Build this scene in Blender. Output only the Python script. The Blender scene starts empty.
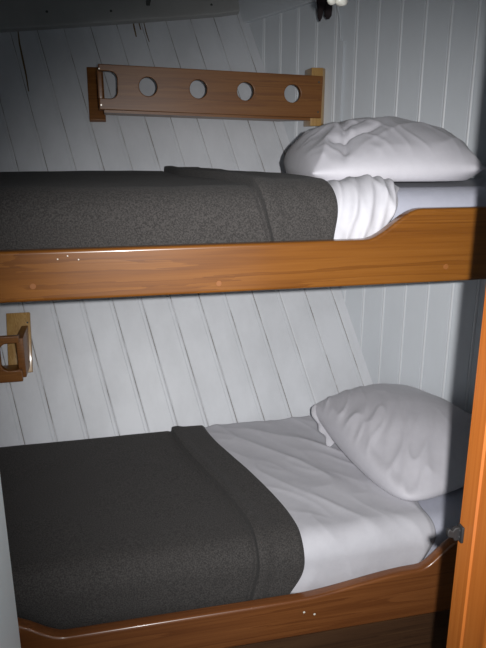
import bpy, bmesh, math, random
from mathutils import Vector, Matrix, noise
random.seed(4)
S = bpy.context.scene
C = S.collection
R = math.radians

# ------------------------------------------------------------ camera, light, exposure
cam = bpy.data.objects.new('camera', bpy.data.cameras.new('camera'))
C.objects.link(cam); S.camera = cam
cam.location = (0, 0, 1.5)
cam.rotation_euler = (R(90 - 15.8), 0, R(-12.5))
cam.data.sensor_fit = 'VERTICAL'; cam.data.sensor_height = 36; cam.data.sensor_width = 27
cam.data.lens = 615 / 648 * 36
cam.data.clip_start = 0.02

w = bpy.data.worlds.new('world'); S.world = w; w.use_nodes = True
w.node_tree.nodes['Background'].inputs[0].default_value = (0.80, 0.92, 1.0, 1)
w.node_tree.nodes['Background'].inputs[1].default_value = 0.6

# the camera's flash, a few centimetres right of the lens
fl = bpy.data.lights.new('flash', 'SPOT')
fl.energy = 104; fl.color = (1.0, 0.985, 0.98)
fl.spot_size = R(77); fl.spot_blend = 1.0; fl.shadow_soft_size = 0.007
flo = bpy.data.objects.new('flash', fl); C.objects.link(flo)
flo.location = (0.05, 0.0, 1.514)
flo.rotation_euler = (Vector((0.58, 1.5, 0.93)) - Vector(flo.location)).to_track_quat('-Z', 'Y').to_euler()

S.view_settings.view_transform = 'Standard'; S.view_settings.look = 'None'
S.view_settings.gamma = 1; S.view_settings.exposure = 0.0
S.view_settings.use_curve_mapping = False

# ------------------------------------------------------------ materials
def nt(name):
    m = bpy.data.materials.new(name); m.use_nodes = True
    t = m.node_tree; b = t.nodes['Principled BSDF']
    return m, t, b
def N(t, kind, **kw):
    n = t.nodes.new(kind)
    for k, v in kw.items():
        if k in n.inputs: n.inputs[k].default_value = v
        else: setattr(n, k, v)
    return n
def coords(t, scale=(1, 1, 1)):
    tc = t.nodes.new('ShaderNodeTexCoord'); mp = t.nodes.new('ShaderNodeMapping')
    mp.inputs['Scale'].default_value = scale
    t.links.new(tc.outputs['Object'], mp.inputs['Vector'])
    return mp.outputs[0]
def ramp(t, fac, stops):
    r = t.nodes.new('ShaderNodeValToRGB'); e = r.color_ramp.elements
    while len(e) < len(stops): e.new(0.5)
    for i, (p, c) in enumerate(stops): e[i].position = p; e[i].color = (*c, 1)
    t.links.new(fac, r.inputs[0]); return r.outputs[0]
def bump(t, b, h, strength, dist):
    n = N(t, 'ShaderNodeBump', Strength=strength, Distance=dist)
    t.links.new(h, n.inputs['Height']); t.links.new(n.outputs[0], b.inputs['Normal'])

def paint(name, col, rough=0.45, dirt=0.06):
    m, t, b = nt(name)
    n = N(t, 'ShaderNodeTexNoise', Scale=7.0, Detail=6.0, Roughness=0.65)
    t.links.new(coords(t, (1, 1, .5)), n.inputs['Vector'])
    d = tuple(c * (1 - dirt * 2) for c in col)
    t.links.new(ramp(t, n.outputs[0], [(.35, d), (.62, col)]), b.inputs['Base Color'])
    b.inputs['Roughness'].default_value = rough
    n2 = N(t, 'ShaderNodeTexNoise', Scale=60.0, Detail=3.0)
    t.links.new(coords(t), n2.inputs['Vector']); bump(t, b, n2.outputs[0], .12, .002)
    return m
HULL = paint('white_hull_paint', (.68, .70, .735), .5)
ENDP = paint('grey_white_paint', (.64, .675, .71), .4, .03)
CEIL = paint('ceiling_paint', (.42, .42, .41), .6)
JAMB = paint('pale_blue_white_paint', (.74, .87, .91), .35, .02)
PLAST = paint('white_plastic', (.8, .78, .7), .3, .01)
FLOOR = paint('dark_floor', (.10, .07, .05), .5)
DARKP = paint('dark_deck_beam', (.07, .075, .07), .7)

def seam(name, lo, hi, p):
    m, t, b = nt(name)
    n = N(t, 'ShaderNodeTexNoise', Scale=9.0, Detail=4.0)
    t.links.new(coords(t), n.inputs['Vector'])
    t.links.new(ramp(t, n.outputs[0], [(p, hi), (p + .14, lo)]), b.inputs['Base Color'])
    b.inputs['Roughness'].default_value = .8
    return m
SEAM = seam('seam_gap', (.20, .18, .16), (.55, .55, .56), .43)
BEAD = paint('bead_lit_paint', (.70, .725, .75), .4, .01)  # wall colour lightened to paint in the light the beads catch

def wood(name, dark, mid, light, rough=.28, coat=.25, sc=1.0, axis='X', knots=0.0):
    m, t, b = nt(name)
    s = {'X': (.55, 16, 16), 'Z': (16, 16, .55)}[axis]
    v = coords(t, tuple(q * sc for q in s))
    n1 = N(t, 'ShaderNodeTexNoise', Scale=1.6, Detail=5.0, Roughness=.55, Distortion=.6)
    t.links.new(v, n1.inputs['Vector'])
    s2 = {'X': (5, 260, 260), 'Z': (260, 260, 5)}[axis]
    n2 = N(t, 'ShaderNodeTexNoise', Scale=1.0, Detail=3.0)
    t.links.new(coords(t, s2), n2.inputs['Vector'])
    # growth-ring figure: a noise field cut into bands
    mul = N(t, 'ShaderNodeMath', operation='MULTIPLY'); mul.inputs[1].default_value = 5.0
    t.links.new(n1.outputs[0], mul.inputs[0])
    fr = N(t, 'ShaderNodeMath', operation='FRACT'); t.links.new(mul.outputs[0], fr.inputs[0])
    mx = N(t, 'ShaderNodeMix', data_type='FLOAT'); mx.inputs[0].default_value = .62
    t.links.new(fr.outputs[0], mx.inputs[2]); t.links.new(n2.outputs[0], mx.inputs[3])
    col = ramp(t, mx.outputs[0], [(.18, light), (.5, mid), (.85, dark)])
    t.links.new(col, b.inputs['Base Color'])
    b.inputs['Roughness'].default_value = rough
    b.inputs['Coat Weight'].default_value = coat; b.inputs['Coat Roughness'].default_value = .12
    bump(t, b, n2.outputs[0], .1, .0006)
    return m
TEAK = wood('varnished_bunk_wood', (.115, .038, .006), (.175, .062, .009), (.215, .082, .014))
TEAK2 = wood('varnished_lower_bunk_wood', (.115, .036, .011), (.17, .058, .017), (.22, .080, .024))
RACKW = wood('varnished_rack_wood', (.14, .048, .010), (.21, .078, .015), (.26, .11, .025), .42, .12, 1.6)
RACKL = wood('pale_rack_wood', (.36, .19, .055), (.46, .27, .09), (.55, .35, .13), .35, .4, 1.6, 'Z')
DOORW = wood('varnished_door_wood', (.21, .058, .010), (.29, .084, .014), (.34, .108, .020), .25, .7, 1.0, 'Z')
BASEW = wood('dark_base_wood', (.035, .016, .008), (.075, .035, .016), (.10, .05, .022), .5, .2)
def plain(name, col, rough, metal=0):
    m, t, b = nt(name); b.inputs['Base Color'].default_value = (*col, 1)
    n = N(t, 'ShaderNodeTexNoise', Scale=90.0); t.links.new(coords(t), n.inputs['Vector'])
    bump(t, b, n.outputs[0], .1, .0005)
    b.inputs['Roughness'].default_value = rough; b.inputs['Metallic'].default_value = metal
    return m
BLACK = plain('black_metal', (.007, .0065, .007), .65)
STEEL = plain('steel_screw', (.45, .42, .38), .35, 1)
RUST = plain('rust_stain', (.14, .09, .04), .8)
FORKED = plain('forked_shape_brown', (.030, .019, .020), .9)
PLUG = plain('wood_plug', (.24, .09, .025), .35)

def cloth(name, col, dark, sc, rough=.85, b1=.3, sheen=.2):
    m, t, b = nt(name)
    n = N(t, 'ShaderNodeTexNoise', Scale=sc, Detail=3.0, Roughness=.7)
    t.links.new(coords(t), n.inputs['Vector'])
    t.links.new(ramp(t, n.outputs[0], [(.40, dark), (.60, col)]), b.inputs['Base Color'])
    b.inputs['Roughness'].default_value = rough
    b.inputs['Sheen Weight'].default_value = sheen
    n2 = N(t, 'ShaderNodeTexNoise', Scale=sc * 1.5, Detail=2.0)
    t.links.new(coords(t), n2.inputs['Vector']); bump(t, b, n2.outputs[0], b1, .002)
    return m
WOOL = cloth('charcoal_wool', (.058, .053, .050), (.024, .022, .021), 330, .95, .6, .04)
COTTON = cloth('white_cotton', (.53, .525, .56), (.51, .505, .54), 30, .7, .06, .05)
PILLOWC = cloth('pillowcase_cotton', (.55, .54, .58), (.53, .52, .56), 30, .6, .06, .1)
TICK = cloth('lavender_white_cover', (.42, .43, .50), (.40, .41, .48), 40, .7, .05, .05)

# ------------------------------------------------------------ helpers
def props(o, label=None, cat=None, group=None, kind=None):
    if label: o['label'] = label
    if cat: o['category'] = cat
    if group: o['group'] = group
    if kind: o['kind'] = kind
    return o
def thing(name, loc, label, cat, group=None):
    o = bpy.data.objects.new(name, None); C.objects.link(o); o.location = loc
    o.empty_display_size = .05
    bpy.context.view_layer.update()
    return props(o, label, cat, group)
def link(name, me, mats, parent=None, smooth=False):
    o = bpy.data.objects.new(name, me); C.objects.link(o)
    for m in (mats if isinstance(mats, (list, tuple)) else [mats]):
        if m.name not in [q.name for q in me.materials if q]: me.materials.append(m)
    if smooth:
        for p in me.polygons: p.use_smooth = True
    if parent:
        o.parent = parent
        o.matrix_parent_inverse = (Matrix.Translation(parent.location) @ parent.rotation_euler.to_matrix().to_4x4()).inverted() if parent.type == 'EMPTY' else Matrix()
    return o
def mesh(name, verts, faces, mats, parent=None, smooth=False, idx=None):
    me = bpy.data.meshes.new(name); me.from_pydata(verts, [], faces)
    o = link(name, me, mats, parent, smooth)
    if idx:
        for p, i in zip(me.polygons, idx): p.material_index = i
    me.update(); return o
def bevel(o, wd, seg=3, ang=35):
    b = o.modifiers.new('bevel', 'BEVEL'); b.width = wd; b.segments = seg; b.limit_method = 'ANGLE'; b.angle_limit = R(ang)
    for p in o.data.polygons: p.use_smooth = True
    return o
def prism(name, poly, z0, z1, mats, parent=None, shear=(0, 0), bev=0, slope=0):
    """polygon in X,Y extruded in Z; shear moves the top (dx,dy)"""
    n = len(poly)
    v = [(x, y, z0) for x, y in poly] + [(x + shear[0], y + shear[1], z1) for x, y in poly]
    f = [tuple(range(n))[::-1], tuple(range(n, 2 * n))] + [(i, (i + 1) % n, (i + 1) % n + n, i + n) for i in range(n)]
    o = mesh(name, v, f, mats, parent)
    bm = bmesh.new(); bm.from_mesh(o.data); bmesh.ops.recalc_face_normals(bm, faces=bm.faces); bm.to_mesh(o.data); bm.free()
    if bev: bevel(o, bev)
    return o
def box(name, a, b, mats, parent=None, bev=0, shear=(0, 0)):
    return prism(name, [(a[0], a[1]), (b[0], a[1]), (b[0], b[1]), (a[0], b[1])], a[2], b[2], mats, parent, shear, bev)
def outline(name, loops, thick, mats, M, parent=None, bev=.003):
    """flat outline with holes in local x,y, given a thickness and rounded edges, placed by matrix M"""
    cu = bpy.data.curves.new(name, 'CURVE'); cu.dimensions = '2D'; cu.fill_mode = 'BOTH'
    cu.extrude = thick / 2 - bev; cu.bevel_depth = bev; cu.bevel_resolution = 3; cu.offset = -bev
    for lp in loops:
        sp = cu.splines.new('POLY'); sp.points.add(len(lp) - 1); sp.use_cyclic_u = True
        for p, (x, y) in zip(sp.points, lp): p.co = (x, y, 0, 1)
    tmp = bpy.data.objects.new('tmp', cu); C.objects.link(tmp)
    bpy.context.view_layer.update()
    me = bpy.data.meshes.new_from_object(tmp.evaluated_get(bpy.context.evaluated_depsgraph_get()))
    bpy.data.objects.remove(tmp)
    me.name = name; me.materials.clear(); me.transform(M)
    bm = bmesh.new(); bm.from_mesh(me); bmesh.ops.remove_doubles(bm, verts=bm.verts, dist=1e-5); bm.to_mesh(me); bm.free()
    return link(name, me, mats, parent)
def disc(name, c, r, thick, axis, mats, parent=None, seg=16):
    axis = Vector(axis).normalized(); q = axis.to_track_quat('Z', 'Y').to_matrix()
    v = []; f = []
    rings = [(r, 0), (r * .9, thick), (0.0, thick)]
    for rr, zz in rings[:2]:
        for k in range(seg):
            a = 2 * math.pi * k / seg
            v.append(tuple(Vector(c) + q @ Vector((rr * math.cos(a), rr * math.sin(a), zz))))
    f = [(k, (k + 1) % seg, (k + 1) % seg + seg, k + seg) for k in range(seg)] + [tuple(range(seg, 2 * seg)), tuple(range(seg))[::-1]]
    return mesh(name, v, f, mats, parent)
def tube(name, pts, rad, mats, parent=None, seg=10):
    v = []; f = []
    for i, p in enumerate(pts):
        p = Vector(p); d = (Vector(pts[min(i + 1, len(pts) - 1)]) - Vector(pts[max(i - 1, 0)])).normalized()
        q = d.to_track_quat('Z', 'Y').to_matrix(); r = rad[i] if isinstance(rad, (list, tuple)) else rad
        for k in range(seg):
            a = 2 * math.pi * k / seg
            v.append(tuple(p + q @ Vector((r * math.cos(a), r * math.sin(a), 0))))
    for i in range(len(pts) - 1):
        for k in range(seg):
            a, b = i * seg + k, i * seg + (k + 1) % seg
            f.append((a, b, b + seg, a + seg))
    n = len(pts) * seg
    f += [tuple(range(seg))[::-1], tuple(range(n - seg, n))]
    return mesh(name, v, f, mats, parent, True)
def ss(a, b, x):
    t = max(0., min(1., (x - a) / (b - a))) if a != b else float(x > a)
    return t * t * (3 - 2 * t)

# ------------------------------------------------------------ the setting
hullY = lambda z: 1.85 + .415 * (z - .7)
cornX = lambda Y: 2.0825 - .65 * Y
ZT = 2.14

# hull side wall: leaning planks with narrow gaps
def build_hull():
    n = Vector((0, -1, .415)).normalized()
    rows = [i * ZT / 14 for i in range(15)]
    prof = []   # (X0, kx, dX, depth, material of the strip that follows)
    prof.append((-1.62, -.17, 0, 0, 0))
    i = -15
    while True:
        x0 = .008 + i * .0935 + random.uniform(-.002, .002)
        if x0 > .80: break
        k = -.215 + (x0 + .175) * (-.055 / .98)
        d = random.uniform(0, .0012)
        g = .0009 + random.uniform(0, .0004)
        prof += [(x0, k, -.0135, 0, 0), (x0, k, -.0125, .0014, 0), (x0, k, -.0115, .0002, 0)]
        prof += [(x0, k, -.0042, 0, 0), (x0, k, -g, .0022, 1), (x0, k, g, .0022, 0), (x0, k, .0036, d, 0)]
        i += 1
    prof.append((1.15, -.27, 0, 0, 0))
    v = []
    for X0, k, dx, dep, m in prof:
        for z in rows:
            Y = hullY(z); X = min(X0 + k * (z - 1.03) + dx, cornX(Y) - .0005 + 0)
            p = Vector((X, Y, z)) - n * dep
            v.append(tuple(p))
    nr = len(rows); f = []; idx = []
    for a in range(len(prof) - 1):
        for r in range(nr - 1):
            f.append((a * nr + r, (a + 1) * nr + r, (a + 1) * nr + r + 1, a * nr + r + 1)); idx.append(prof[a][4])
    # outer skin, so the wall has a thickness
    b = len(v); T = .05
    for X in (-1.62, 1.2):
        for z in (0, ZT):
            v.append((min(X, cornX(hullY(z)) + .0) if X > 0 else X, hullY(z) + T, z))
    f.append((b, b + 1, b + 3, b + 2)); idx.append(0)
    return mesh('wall_back', v, f, [HULL, SEAM], idx=idx)
props(build_hull(), kind='structure')

def build_end():
    n = Vector((-1, -.65, 0)).normalized()
    prof = [(2.46, 0, 0)]
    i = 6
    while 2.038 + .066 * i > .72:
        y = 2.038 + .066 * i
        prof += [(y + .0052, 0, 0), (y + .0040, .0016, 0), (y + .0030, .0004, 1), (y + .0012, -.0008, 1), (y - .0012, -.0008, 1),
                 (y - .0030, .0004, 0), (y - .0040, .0016, 0), (y - .0052, 0, 0)]
        i -= 1
    prof.append((.66, 0, 0))
    v = []; f = []; idx = []
    for y, dep, m in prof:
        for z in (0, ZT):
            v.append(tuple(Vector((cornX(y), y, z)) - n * dep))
    for a in range(len(prof) - 1):
        f.append((a * 2, a * 2 + 1, a * 2 + 3, a * 2 + 2)); idx.append(prof[a][2])
    b = len(v)
    for y in (2.46, .66):
        for z in (0, ZT): v.append(tuple(Vector((cornX(y), y, z)) - n * .04))
    f.append((b, b + 2, b + 3, b + 1)); idx.append(0)
    return mesh('wall_right', v, f, [ENDP, BEAD], idx=idx)
props(build_end(), kind='structure')
props(box('floor', (-1.62, -.6, -.05), (1.9, 2.5, 0), FLOOR), kind='structure')
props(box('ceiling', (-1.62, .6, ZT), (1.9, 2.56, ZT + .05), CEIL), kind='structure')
props(box('wall_left', (-1.62, .66, 0), (-1.57, 2.5, ZT), HULL), kind='structure')
props(box('wall_front', (-1.62, .47, 0), (-.175, .6, ZT), ENDP), kind='structure')
props(box('wall_front', (.53, .47, 0), (1.72, .6, ZT), ENDP), kind='structure')

# frieze board along the top of the hull, rising to the right, with screws and a rust stain
def frieze():
    n = Vector((0, -1, .415)).normalized(); up = Vector((0, .415, 1)).normalized()
    def P(X, z, d): return Vector((X, hullY(z), z)) + n * d
    xs = [-1.56 + i * (1.56 + .5425) / 20 for i in range(21)]
    v = []
    for X in xs:
        z = 1.905 + (X) * .112 + .01 * X * X
        z += 0
        X2 = min(X, cornX(hullY(z)) - .028)
        for zz, d in ((z, .001), (z, .020), (z + .004, .022), (2.12, .022), (2.12, .001)):
            v.append(tuple(P(X2, zz, d)))
    f = []
    for i in range(20):
        for k in range(5):
            a = i * 5 + k; b = i * 5 + (k + 1) % 5
            f.append((a, b, b + 5, a + 5))
    f += [(0, 1, 2, 3, 4), tuple(range(100, 105))[::-1]]
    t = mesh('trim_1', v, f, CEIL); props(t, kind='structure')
    for X, z in ((-.15, 1.935), (.06, 1.947), (.41, 1.985), (-.31, 1.915)):
        disc('screw', P(X, z, .022), .0045, .0012, n, DARKP, t)
frieze()
# ceiling line on the end wall
def cornice():
    n = Vector((-1, -.65, 0)).normalized()
    v = []
    ys = [2.40 - i * .17 for i in range(11)]
    for y in ys:
        z = 1.941 + (2.35 - y) * .095
        for d, zz in ((.001, z), (.012, z), (.016, z + .004), (.016, 2.135), (.001, 2.135)):
            v.append(tuple(Vector((cornX(y), y, zz)) + n * d))
    f = []
    for i in range(10):
        for k in range(5):
            a = i * 5 + k; b = i * 5 + (k + 1) % 5
            f.append((a, b, b + 5, a + 5))
    f += [(0, 1, 2, 3, 4), tuple(range(50, 55))[::-1]]
    props(mesh('trim_2', v, f, ENDP), kind='structure')
cornice()
# dark-coloured deck beams crossing under the ceiling, tapering to the hull
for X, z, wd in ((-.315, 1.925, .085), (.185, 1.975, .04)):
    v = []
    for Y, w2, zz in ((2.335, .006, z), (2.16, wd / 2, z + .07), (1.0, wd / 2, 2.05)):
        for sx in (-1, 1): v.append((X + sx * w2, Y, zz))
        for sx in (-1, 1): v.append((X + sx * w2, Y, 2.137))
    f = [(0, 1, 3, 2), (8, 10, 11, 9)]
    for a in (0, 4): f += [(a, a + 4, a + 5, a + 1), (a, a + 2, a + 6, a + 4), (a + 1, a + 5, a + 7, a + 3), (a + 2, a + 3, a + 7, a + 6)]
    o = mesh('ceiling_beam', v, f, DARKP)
    props(o, 'dark ceiling beam end above the hull planks, ' + ('at the top left corner' if X < 0 else 'above the left part of the drilled upper rack'), 'beam', 'ceiling beams')

# door opening the picture is taken through
door = bpy.data.objects.new('door_1', None); C.objects.link(door); door.location = (.14, .6, 0); props(door, kind='structure')
bpy.context.view_layer.update()
o = box('jamb', (-.172, .40, 0), (-.119, .6, ZT), JAMB, door, .004); o['label'] = 'pale blue-white painted jamb'
# varnished right jamb with a rebate and a rounded stop
prof = [(.412, .600), (.412, .572), (.4145, .570), (.4145, .535)]
for k in range(7):
    a = math.pi / 2 * k / 6
    prof.append((.4225 - .008 * math.cos(a) , .527 - .010 * math.sin(a) + .006))
prof += [(.4245, .520), (.4245, .50)]
for k in range(7):
    a = math.pi / 2 * k / 6
    prof.append((.4345 - .010 * math.cos(a), .50 - .012 * math.sin(a)))
prof += [(.436, .42), (.50, .42), (.50, .600)]
o = prism('jamb', prof, 0, ZT, DOORW, door); o['label'] = 'orange varnished wooden jamb'
# black latch keeper on the varnished jamb
L = thing('latch_keeper', (.405, .61, 1.03), 'black metal latch catch screwed to the orange varnished door jamb', 'latch')
lz = 1.039
box('back_plate', (.4085, .588, lz - .011), (.4118, .6, lz + .011), BLACK, L, .001)
outline('hook', [[(-.008, .003), (-.006, .008), (-.001, .004), (.002, .008), (.012, .009), (.012, -.009), (.003, -.010), (.0, -.005), (-.007, -.003)]],
        .006, BLACK, Matrix.Translation((.4, .596, lz)) @ Matrix.Rotation(R(90), 4, 'X'), L, .001)
disc('screw', (.4084, .594, lz + .004), .002, .001, (-1, 0, 0), BLACK, L)
disc('screw', (.4084, .594, lz - .005), .002, .001, (-1, 0, 0), BLACK, L)

# ------------------------------------------------------------ bunks
def bunk(name, tops, zb, z_plat, label, mat, base=False):
    t = thing(name, (0, 1.114, zb), label, 'bunk', )
    lp = [(-1.55, tops(-1.55))] ; x = -1.55
    pts = []
    N_ = 240
    for i in range(N_ + 1):
        x = -1.55 + i * (1.335 + 1.55) / N_
        pts.append((x, tops(x)))
    bot = [(1.335, zb(1.335) if callable(zb) else zb), (-1.55, zb)]
    M = Matrix.Translation((0, 1.114, 0)) @ Matrix.Rotation(R(90), 4, 'X')
    fb = outline('front_board', [pts + bot], .028, mat, M, t, .006)
    zp = z_plat
    poly = [(-1.55, 1.13), (cornX(1.13) - .01, 1.13), (cornX(hullY(zp - .03) - .01) - .01, hullY(zp - .03) - .01), (-1.55, hullY(zp - .03) - .01)]
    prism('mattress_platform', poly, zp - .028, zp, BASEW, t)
    return t, fb
def top_up(x):
    return 1.334 + .057 * ss(.485, .60, x)
def top_lo(x):
    return .531 + .030 * ss(.36, .66, x) + .065 * ss(.665, .765, x) + .05 * ss(-.13, -.24, x)
up, fbu = bunk('bunk', top_up, 1.244, 1.30, 'upper built-in bunk with an orange varnished front board', TEAK)
lo, fbl = bunk('bunk', top_lo, .432, .495, 'lower built-in bunk with a reddish varnished front board and dark base panel', TEAK2)
for X, z in ((.198, 1.262), (-.13, 1.272), (.66, 1.275)):
    p = disc('wood_plug', (X, 1.1001, z), .0055, .0006, (0, -1, 0), PLUG, fbu)
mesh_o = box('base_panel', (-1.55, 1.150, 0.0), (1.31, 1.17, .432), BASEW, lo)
disc('wood_knot', (.466, 1.1500, .405), .007, .0006, (0, -1, 0), DARKP, mesh_o)
for X, z in ((.385, .497), (.41, .487)):
    disc('paint_fleck', (X, 1.1001, z), .0028, .0004, (0, -1, 0), PLAST, fbl, 7)
for X, z in ((-.068, 1.323), (-.085, 1.318), (-.05, 1.316)):
    disc('paint_fleck', (X, 1.1001, z), .0013, .0004, (0, -1, 0), PLAST, fbu, 7)

# --- bed surfaces: a cross-section over the mattress, from the back edge to the tuck behind the board
class Bed:
    def __init__(s, zt, zb, Yf=1.158, r=.05):
        s.zt, s.zb, s.Yf, s.r = zt, zb, Yf, r
        s.Yb = hullY(zt) - .02
        s.L1 = s.Yb - (Yf + r); s.L2 = r * math.pi / 2; s.L3 = zt - r - zb
        s.L = s.L1 + s.L2 + s.L3
    def at(s, d):
        if d < s.L1: return s.Yb - d, s.zt, 0, 1
        d -= s.L1
        if d < s.L2:
            a = d / s.r; return s.Yf + s.r * (1 - math.sin(a)), s.zt - s.r + s.r * math.cos(a), -math.sin(a), math.cos(a)
        return s.Yf, s.zt - s.r - (d - s.L2), -1, 0
    def d_at_Y(s, Y): return s.Yb - Y
upB = Bed(1.423, 1.302); loB = Bed(.636, .497)

def bed_patch(name, B, x0, x1, off, d0, d1, nx, nd, mats, parent=None, thick=.004, cluster=None):
    """x0,x1: functions of distance d; off(X,d,t): height above the mattress along its normal"""
    v = []; f = []
    for j in range(nd + 1):
        d = d0 + (d1 - d0) * j / nd
        Y, z, ny, nz = B.at(d)
        a, b = x0(d), x1(d)
        for i in range(nx + 1):
            t = i / nx
            if cluster:      # more columns round the folded band
                c = cluster(d) - .02; k = (c - a) / (b - a); t = t / .45 * k if t < .45 else k + (t - .45) / .55 * (1 - k)
            X = a + (b - a) * t
            h = off(X, d, t)
            lip = .006 * math.exp(-((X - c - .028) / .006) ** 2) if cluster else 0
            v.append((X - lip, Y + ny * h, z + nz * h))
    for j in range(nd):
        for i in range(nx):
            k = j * (nx + 1) + i
            f.append((k, k + nx + 1, k + nx + 2, k + 1))
    o = mesh(name, v, f, mats, parent, True)
    if thick:
        m = o.modifiers.new('thickness', 'SOLIDIFY'); m.thickness = thick; m.offset = -1
    return o

def mattress(B, label):
    # closed block following the angled end wall
    ring = []
    nd = 60
    for j in range(nd + 1):
        Y, z, ny, nz = B.at(B.L * j / nd); ring.append((Y, z))
    ring += [(hullY(B.zb) - .02, B.zb)]
    v = []; nx = 24; n = len(ring)
    for i in range(nx + 1):
        for Y, z in ring:
            a = -1.54; b = cornX(Y) - .012
            v.append((a + (b - a) * i / nx, Y, z))
    f = []
    for i in range(nx):
        for k in range(n):
            a = i * n + k; b = i * n + (k + 1) % n
            f.append((a, b, b + n, a + n))
    f += [tuple(range(n))[::-1], tuple(range(nx * n, nx * n + n))]
    o = mesh('mattress', v, f, TICK, None, True)
    bm = bmesh.new(); bm.from_mesh(o.data); bmesh.ops.recalc_face_normals(bm, faces=bm.faces); bm.to_mesh(o.data); bm.free()
    # piping round the front top edge
    return props(o, label, 'mattress', 'bunk mattresses')
mattress(upB, 'pale lavender-white mattress on the upper bunk, smooth side showing right of the gathered sheet')
mattress(loB, 'pale lavender-white mattress on the lower bunk, seen below the pillow beside the door latch')

def nz(x, y, z=0): return noise.noise(Vector((x, y, z)))
def ridge(x, y, z=0):
    return max(0., 1 - abs(nz(x, y, z)) * 2.6) ** 2

# sheets
def sheet_off_lo(X, d, t):
    Y = loB.Yb - d
    edge = ss(0, .03, 1 - t)
    fr = ss(loB.L1 - .12, loB.L1 + .02, d)
    # long soft creases running from the blanket towards the front right corner
    a = .62
    p = X * math.cos(a) - d * math.sin(a); q = X * math.sin(a) + d * math.cos(a)
    w1 = ridge(p * 9 + 3, q * 2.3, 1.3) * .0055 + ridge(p * 17, q * 4 + 7, 4.) * .0024
    w1 += nz(X * 5, d * 5, 2) * .004
    # vertical tucks down the front
    w2 = ridge(X * 6 + 2.5 * d, d * 4, 8) * .005 + nz(X * 13, d * 5, 3) * .003
    h = .006 + w1 * (1 - .6 * fr) + w2 * fr
    h = .002 + (h - .002) * ss(-.015, .05, X - (.270 + .130 * ss(0, loB.L1 + .02, d) ** .9 - .040 * ss(loB.L1 + .055, loB.L - .0, d) ** 2 - .01))
    return max(.0015, h) * (.25 + .75 * edge)
sh = bed_patch('bed_sheet', loB, lambda d: .15, lambda d: .80 - .065 * ss(loB.L1 - .45, loB.L1 + .02, d) - .045 * ss(loB.L1 + .03, loB.L, d) + .006 * math.sin(d * 30),
          sheet_off_lo, .006, loB.L - .012, 150, 150, COTTON, thick=.0012)
props(sh, 'rumpled white sheet spread over the lower bunk between blanket and pillow', 'sheet')

def sheet_off_up(X, d, t):
    edge = ss(0, .06, 1 - t)
    fr = ss(upB.L1 - .10, upB.L1 + .03, d)
    ph = (X - .42) * 1.0
    # gathers fanning down the front
    q = (X - .39 + (d - upB.L1) * .18)
    w2 = (.5 + .5 * math.sin(q * 210 + 4.2 * nz(X * 11, d * 7, 2))) ** 1.6 * .008 * (.4 + 1.2 * abs(nz(X * 20, d * 6, 9)))
    w2 += ridge(X * 16 - d * 5, d * 4, 5) * .007 + nz(X * 24, d * 9, 1) * .002
    h = .010 + w2 * (.25 + .75 * fr) + .012 * ss(.44, .53, X) * (1 - ss(.555, .59, X)) * fr
    h = .002 + (h - .002) * ss(-.02, .02, X - (.32 + .122 * ss(.2, upB.L1, d)))
    return max(.002, h * (.15 + .85 * edge))
sh = bed_patch('bed_sheet', upB, lambda d: .31, lambda d: .60 - .02 * ss(upB.L1, upB.L1 + .04, d) - .045 * ss(upB.L1 + .04, upB.L, d),
          sheet_off_up, .45, upB.L - .01, 130, 130, COTTON, thick=.0012)
props(sh, 'gathered white sheet hanging down the upper mattress side, right of the charcoal blanket', 'sheet')

# blankets with a turned-back band at the head end
def blanket(B, xe, xc, label, seed):
    def off(X, d, t):
        c = xc(d); e = xe(d)
        s = ss(c - .001, c + .006, X)
        bulge = math.exp(-((X - c - .016) / .013) ** 2) * .004
        und = nz(X * 4 + seed, d * 4, seed) * .004 + nz(X * 11, d * 11, seed) * .0016
        dip = -math.exp(-((X - c + .004) / .005) ** 2) * .005
        h = .0125 + und + s * .012 + bulge + dip
        # soft crease right of the seam on the front drop
        h += -math.exp(-((X - e + .045 + .1 * nz(d * 5, seed)) / .012) ** 2) * .0025 * ss(B.L1, B.L1 + .05, d)
        r = .014; u = (e - X)
        if u < r: h *= math.sqrt(max(0, 1 - (1 - u / r) ** 2)) * .8 + .2
        # rounded back edge
        h *= .35 + .65 * ss(0, .03, d)
        return min(h, .029) if d > B.L1 + .03 else h
    nd = 170
    o = bed_patch('wool_blanket', B, lambda d: -1.2 if d < 0 else -.75, xe, off, .012, B.L - .012, 420, nd, WOOL, thick=.0035, cluster=xc)
    return props(o, label, 'blanket')
blanket(loB, lambda d: .270 + .130 * ss(0, loB.L1 + .02, d) ** .9 - .040 * ss(loB.L1 + .055, loB.L - .0, d) ** 2,
        lambda d: .165 + .125 * ss(0, loB.L1 + .04, d) - .02 * ss(loB.L1 + .05, loB.L, d),
        'dark charcoal wool blanket covering the left part of the lower bunk, top band turned back', 3.1)
blanket(upB, lambda d: .32 + .122 * ss(.2, upB.L1, d) + .004 * math.sin(d * 40),
        lambda d: .20 + .085 * ss(.3, upB.L1, d) + .03 * ss(upB.L1, upB.L, d),
        'dark charcoal wool blanket on the upper bunk, its long side hanging behind the front board', 7.7)

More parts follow.
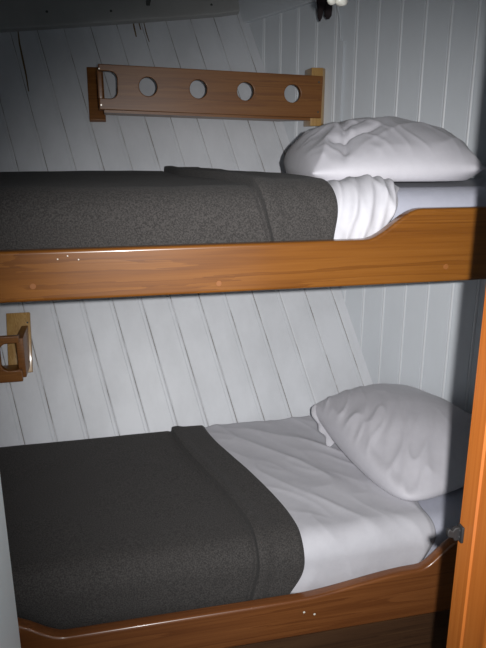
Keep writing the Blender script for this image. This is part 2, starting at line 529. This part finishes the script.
# pillows
def pillow(corners, zbase, H, label, seed, wr):
    """corners A back-left, B back-right, C front-right, D front-left (x,y,z of the seam)"""
    A, Bc, Cc, D = [Vector(c) for c in corners]
    cen = (A + Bc + Cc + D) / 4
    n = 110
    t = thing('pillow', (cen.x, cen.y, zbase), label, 'pillow')
    def P(u, v_, side):
        # edges bow slightly outwards between corners
        p = A.lerp(Bc, u).lerp(D.lerp(Cc, u), v_)
        s1 = math.sin(math.pi * u); s2 = math.sin(math.pi * v_)
        bu = (u - .5) * 2; bv = (v_ - .5) * 2
        ex = (Bc - A).normalized(); ey = (D - A).normalized()
        p = p + ex * (.016 * s2 * bu * abs(bu)) + ey * (.014 * s1 * bv * abs(bv))
        p = p + (cen - p) * ((.10 if u < .5 and v_ > .5 and H < .1 else 0) * (abs(bu) * abs(bv)) ** 5)
        prof = (max(0, 1 - abs(bu) ** 2.2) ** (.45 if u < .5 else .68)) * (max(0, 1 - abs(bv) ** 2.2) ** (.62 if v_ > .5 or H > .1 else .50))
        e = min(u, 1 - u, v_, 1 - v_)
        k = ss(0, .10, e)
        if side > 0:
            h = H * prof
            h += wr(u, v_, seed) * k
            h += nz(p.x * 5 + seed, p.y * 5, seed) * .012 * k
            z = p.z + h
        else:
            z = max(zbase, p.z - H * .9 * prof)
            if e < .001: z = p.z
        return (p.x, p.y, max(z, zbase))
    v = [P(i / n, j / n, 1) for j in range(n + 1) for i in range(n + 1)]
    m = len(v)
    bot = {}
    for j in range(n + 1):
        for i in range(n + 1):
            if i in (0, n) or j in (0, n): bot[(i, j)] = j * (n + 1) + i
            else: bot[(i, j)] = len(v); v.append(P(i / n, j / n, -1))
    f = []
    for j in range(n):
        for i in range(n):
            a = j * (n + 1) + i
            f.append((a, a + n + 1, a + n + 2, a + 1))
            f.append((bot[(i, j)], bot[(i + 1, j)], bot[(i + 1, j + 1)], bot[(i, j + 1)]))
    o = mesh('pillowcase', v, f, PILLOWC, t, True)
    return t, o
def wr_lo(u, v, s):
    # creases running in from the left edge, slanting
    fade = math.exp(-max(0, u - .08) * 4.0)
    g = .5 + .5 * math.sin((v * 1.0 + u * .95) * 40 + 3 * nz(u * 3, v * 3, s))
    m = .5 + .5 * nz(u * 4, v * 5, s + 9)
    return (g ** 1.3 * .014 * m + ridge(v * 9 + u * 7, u * 4, s + 3) * .009) * fade + nz(u * 5, v * 5, s) * .004 - .010 * fade
def wr_up(u, v, s):
    fade = math.exp(-((u - .12) / .3) ** 2)
    # a pinched fold arching over the left end and one running back along the front face
    f1 = math.exp(-((u - .17 - .10 * math.sin(v * 3.1)) / .022) ** 2) * -.010 * ss(.25, .5, v)
    f2 = math.exp(-((v - .80 + .22 * (u - .2)) / .02) ** 2) * -.013 * ss(.12, .2, u) * (1 - ss(.30, .5, u))
    f3 = math.exp(-((v - .68 + .3 * (u - .2)) / .03) ** 2) * -.008 * ss(.2, .3, u) * (1 - ss(.40, .6, u))
    return f1 + f2 + f3 + (ridge(u * 3 + v * 2, v * 3 - u * 1.5, s) * .010) * fade + ridge(u * 2.5, v * 5 + u * 2, s + 1) * .004 + ridge(u * 7 - v * 4, v * 3, s + 6) * .004 * (1 - .6 * u) - .006 * fade
pl, plc = pillow([(.596, 1.70, .722), (.925, 1.745, .742), (1.10, 1.34, .70), (.676, 1.205, .662)], .645, .090,
       'creased white pillow on the lower bunk, pushed against the end wall', 2.3, wr_lo)
pu, puc = pillow([(.495, 1.72, 1.470), (.93, 1.68, 1.478), (.805, 1.210, 1.462), (.430, 1.265, 1.452)], 1.435, .112,
       'plump white pillow on the upper bunk below the right end of the drilled rack', 5.1, wr_up)
# open hem of the lower pillow's case, at its back-left corner
def hem(t, a, b, out, z0, amp, name='pillowcase_hem'):
    a = Vector(a); b = Vector(b); out = Vector(out)
    v = []; f = []; n = 40; m = 6
    for j in range(m + 1):
        for i in range(n + 1):
            s = i / n; k = j / m
            p = a.lerp(b, s) + out * k
            p.z += amp * math.sin(s * 9 + k) * k * .35 - .012 * k * k
            p.z = max(p.z, z0)
            p.x += .004 * math.sin(s * 17 + 2) * k
            v.append(tuple(p))
    for j in range(m):
        for i in range(n):
            q = j * (n + 1) + i
            f.append((q, q + 1, q + n + 2, q + n + 1))
    o = mesh(name, v, f, COTTON, t, True)
    md = o.modifiers.new('thickness', 'SOLIDIFY'); md.thickness = .0015
    return o
hem(pl, (.606, 1.685, .738), (.634, 1.580, .655), (-.020, -.006, -.004), .646, .012)

# ------------------------------------------------------------ drilled racks
def arc(cx, cy, r, a0, a1, n):
    return [(cx + r * math.cos(a0 + (a1 - a0) * i / n), cy + r * math.sin(a0 + (a1 - a0) * i / n)) for i in range(n + 1)]
def rack_board(Lg, h, holes, r, slots, M, parent, thick=.018):
    """board outline with open D slots at the ends: slots = (left?, right?)"""
    lp = []
    sw, sh_ = .055, h * .60; q = .022; cy = .007
    lp += [(0, -h / 2), (Lg, -h / 2)]
    if slots[1]:
        lp += [(Lg, cy - sh_ / 2)] + [(Lg - sw + q, cy - sh_ / 2)] + arc(Lg - sw + q, cy - sh_ / 2 + q, q, -math.pi / 2, -math.pi, 8)[1:] \
            + arc(Lg - sw + q, cy + sh_ / 2 - q, q, math.pi, math.pi / 2, 8) + [(Lg, cy + sh_ / 2)]
    lp += [(Lg, h / 2), (0, h / 2)]
    if slots[0]:
        lp += [(0, cy + sh_ / 2)] + arc(sw - q, cy + sh_ / 2 - q, q, math.pi / 2, 0, 8) + arc(sw - q, cy - sh_ / 2 + q, q, 0, -math.pi / 2, 8) + [(0, cy - sh_ / 2)]
    loops = [lp] + [arc(x, cy, r, 0, 2 * math.pi, 32)[:-1] for x in holes]
    return outline('front_board', loops, thick, RACKW, M, parent, .0025)

# upper rack: left bracket on the hull, right batten on the end wall
Xl, Xr = .004, .716
t = thing('storage_rack', (Xl, 2.05, 1.62), 'upper wooden rack with four round holes and a half-round slot, fixed high on the planks', 'rack', )
tilt = -math.atan2(.018, .71)
M = Matrix.Translation((Xl, 2.041, 1.684)) @ Matrix.Rotation(-tilt * -1, 4, 'Y') @ Matrix.Rotation(R(90), 4, 'X')
M = Matrix.Translation((Xl, 2.041, 1.684)) @ Matrix.Rotation(-tilt, 4, 'Y') @ Matrix.Rotation(R(90), 4, 'X')
HX = [.148, .304, .455, .611]
rb = rack_board(Xr - Xl, .130, HX, .0275, (True, False), M, t)
n = Vector((0, -1, .415)).normalized()
def leanbox(name, x0, x1, z0, z1, d0, d1, mats, parent, bev=.002):
    v = []
    for z in (z0, z1):
        for x, d in ((x0, d0), (x1, d0), (x1, d1), (x0, d1)):
            v.append(tuple(Vector((x, hullY(z), z)) + n * d))
    f = [(0, 1, 2, 3), (7, 6, 5, 4), (0, 4, 5, 1), (1, 5, 6, 2), (2, 6, 7, 3), (3, 7, 4, 0)]
    o = mesh(name, v, f, mats, parent)
    bm = bmesh.new(); bm.from_mesh(o.data); bmesh.ops.recalc_face_normals(bm, faces=bm.faces); bm.to_mesh(o.data); bm.free()
    return bevel(o, bev)
def armbox(name, x0, x1, yf, z0, z1, mats, parent):
    v = [(x0, yf, z0), (x1, yf, z0), (x1, hullY(z0) - .021, z0), (x0, hullY(z0) - .021, z0),
         (x0, yf, z1), (x1, yf, z1), (x1, hullY(z1) - .021, z1), (x0, hullY(z1) - .021, z1)]
    f = [(0, 1, 2, 3), (7, 6, 5, 4), (0, 4, 5, 1), (1, 5, 6, 2), (2, 6, 7, 3), (3, 7, 4, 0)]
    o = mesh(name, v, f, mats, parent)
    bm = bmesh.new(); bm.from_mesh(o.data); bmesh.ops.recalc_face_normals(bm, faces=bm.faces); bm.to_mesh(o.data); bm.free()
    return bevel(o, .002)
leanbox('wall_plate', -.032, .021, 1.588, 1.760, .003, .020, RACKW, t)
armbox('bracket_arm', .001, .015, 2.052, 1.625, 1.735, RACKW, t)
# bottom slat from the board back to the hull
sl = prism('bottom_slat', [(.016, 2.052), (.69, 2.052), (.672, 2.09), (.61, 2.185), (.016, 2.185)], 0, .012, RACKW, t)
for vv in sl.data.vertices: vv.co.z += 1.611 - .0253 * (vv.co.x - .0) + .0005
bt = prism('end_batten', [(.684, 2.051), (.722, 2.051), (.737, 2.068), (.700, 2.125), (.684, 2.125)], 1.577, 1.758, RACKL, t, bev=.0015)
for X, z in ((.703, 1.712), (.703, 1.620)):
    disc('screw', (X, 2.0318, z), .003, .0008, (0, -1, 0), DARKP, rb)
for z in (1.735, 1.632):
    disc('screw', (.008, 2.0318, z), .0025, .0008, (0, -1, 0), STEEL, rb)

# lower rack, reaching in from the left
Yb = 1.78
t2 = thing('storage_rack', (-.60, Yb, .83), 'end of the lower wooden rack with its wall plate, on planks under the upper bunk', 'rack')
M = Matrix.Translation((-.978, Yb + .009, .919)) @ Matrix.Rotation(R(90), 4, 'X')
rb2 = rack_board(.715, .138, [.102, .25, .402, .552], .0275, (False, True), M, t2)
leanbox('wall_plate', -.318, -.248, .832, 1.005, .003, .022, RACKL, t2)
armbox('bracket_arm', -.2745, -.2545, Yb + .021, .855, .975, RACKW, t2)
leanbox('wall_plate', -.97, -.92, .842, 1.010, .003, .022, RACKL, t2)
armbox('bracket_arm', -.968, -.952, Yb + .021, .855, .975, RACKW, t2)
box('bottom_slat', (-.951, Yb + .021, .855), (-.2785, 1.890, .867), RACKW, t2, .002)
for z in (.975, .862):
    pp = Vector((-.256, hullY(z), z)) + n * .022
    disc('screw', pp, .003, .0008, n, DARKP, t2)

# ------------------------------------------------------------ cable and the fitting at the top
ne = Vector((-1, -.65, 0)).normalized(); ee = Vector((.65, -1, 0)).normalized()
def E(y, z, d): return Vector((cornX(y), y, z)) + ne * d
cb = thing('wall_cable', E(2.018, 1.45, .004), 'white cable and flat cover strip running down the end wall to the upper pillow', 'cable')
tube('cable', [E(2.030, 1.962, .021), E(2.028, 1.95, .0205), E(2.024, 1.90, .006), E(2.020, 1.86, .005), E(2.017, 1.83, .005)], .0032, ENDP, cb)
a = E(2.0225, 1.40, .001); v = []
for z in (1.46, 1.832):
    for s, d in ((-.009, .001), (-.008, .008), (.008, .008), (.009, .001)):
        v.append(tuple(E(2.015, z, d) + ee * s))
mesh('cover_strip', v, [(0, 1, 2, 3), (7, 6, 5, 4), (0, 4, 5, 1), (1, 5, 6, 2), (2, 6, 7, 3), (3, 7, 4, 0)], ENDP, cb)

ft = thing('hanging_fitting', (.372, 1.0, 1.727), 'small cream-white two-lobed fitting hanging into view at the top edge', 'fitting')
def lobe(name, x, y, z, r, parent):
    tube(name, [(x, y, z), (x, y, z + .002), (x, y, z + .006), (x, y, z + .016), (x - .001, y, z + .035), (x - .002, y, z + .05)],
         [r * .35, r * .75, r, r * .9, r * .55, r * .5], PLAST, parent, 16)
lobe('lobe', .363, 1.0, 1.717, .0075, ft)
lobe('lobe', .379, 1.0, 1.716, .0105, ft)
tube('stem', [(.370, 1.0, 1.757), (.371, 1.0, 1.80), (.372, 1.0, 2.139)], .0075, PLAST, ft, 12)

st = thing('forked_shape', (.665, 1.9, 1.87), 'dark brown forked shape hanging beside the cream-white fitting', 'strap')  # unidentified dark two-pronged shape, built from tapering tubes
tube('prong', [(.654, 1.9, 1.867), (.654, 1.9, 1.874), (.6545, 1.9, 1.89), (.656, 1.9, 1.915), (.658, 1.9, 1.96), (.662, 1.9, 2.139)], [.003, .006, .009, .013, .015, .015], FORKED, st, 12)
tube('prong', [(.679, 1.9, 1.874), (.679, 1.9, 1.882), (.6785, 1.9, 1.90), (.677, 1.9, 1.925), (.675, 1.9, 1.96), (.672, 1.9, 2.139)], [.005, .011, .013, .014, .015, .015], FORKED, st, 12)
# splits and rusty streaks in the old hull paint
nH = Vector((0, -1, .415)).normalized()
def streak(pts, wd, mat, name='paint_crack', d=.0012):
    v = []; f = []
    for i, (x, z) in enumerate(pts):
        ww = wd * (.35 + .65 * math.sin(math.pi * (i + .6) / (len(pts) + .2))) / 2
        for sx in (-1, 1): v.append(tuple(Vector((x + sx * ww, hullY(z), z)) + nH * d))
    f = [(2 * i, 2 * i + 1, 2 * i + 3, 2 * i + 2) for i in range(len(pts) - 1)]
    o = mesh(name, v, f, mat, bpy.data.objects['wall_back'])
    return o
streak([(-.247, 1.885), (-.244, 1.84), (-.236, 1.79), (-.228, 1.74), (-.222, 1.685)], .006, RUST)
streak([(.133, 1.93), (.136, 1.905), (.141, 1.875)], .006, RUST)
streak([(.152, 1.93), (.158, 1.90)], .005, RUST)
streak([(.170, 1.925), (.176, 1.89), (.184, 1.86)], .004, RUST)
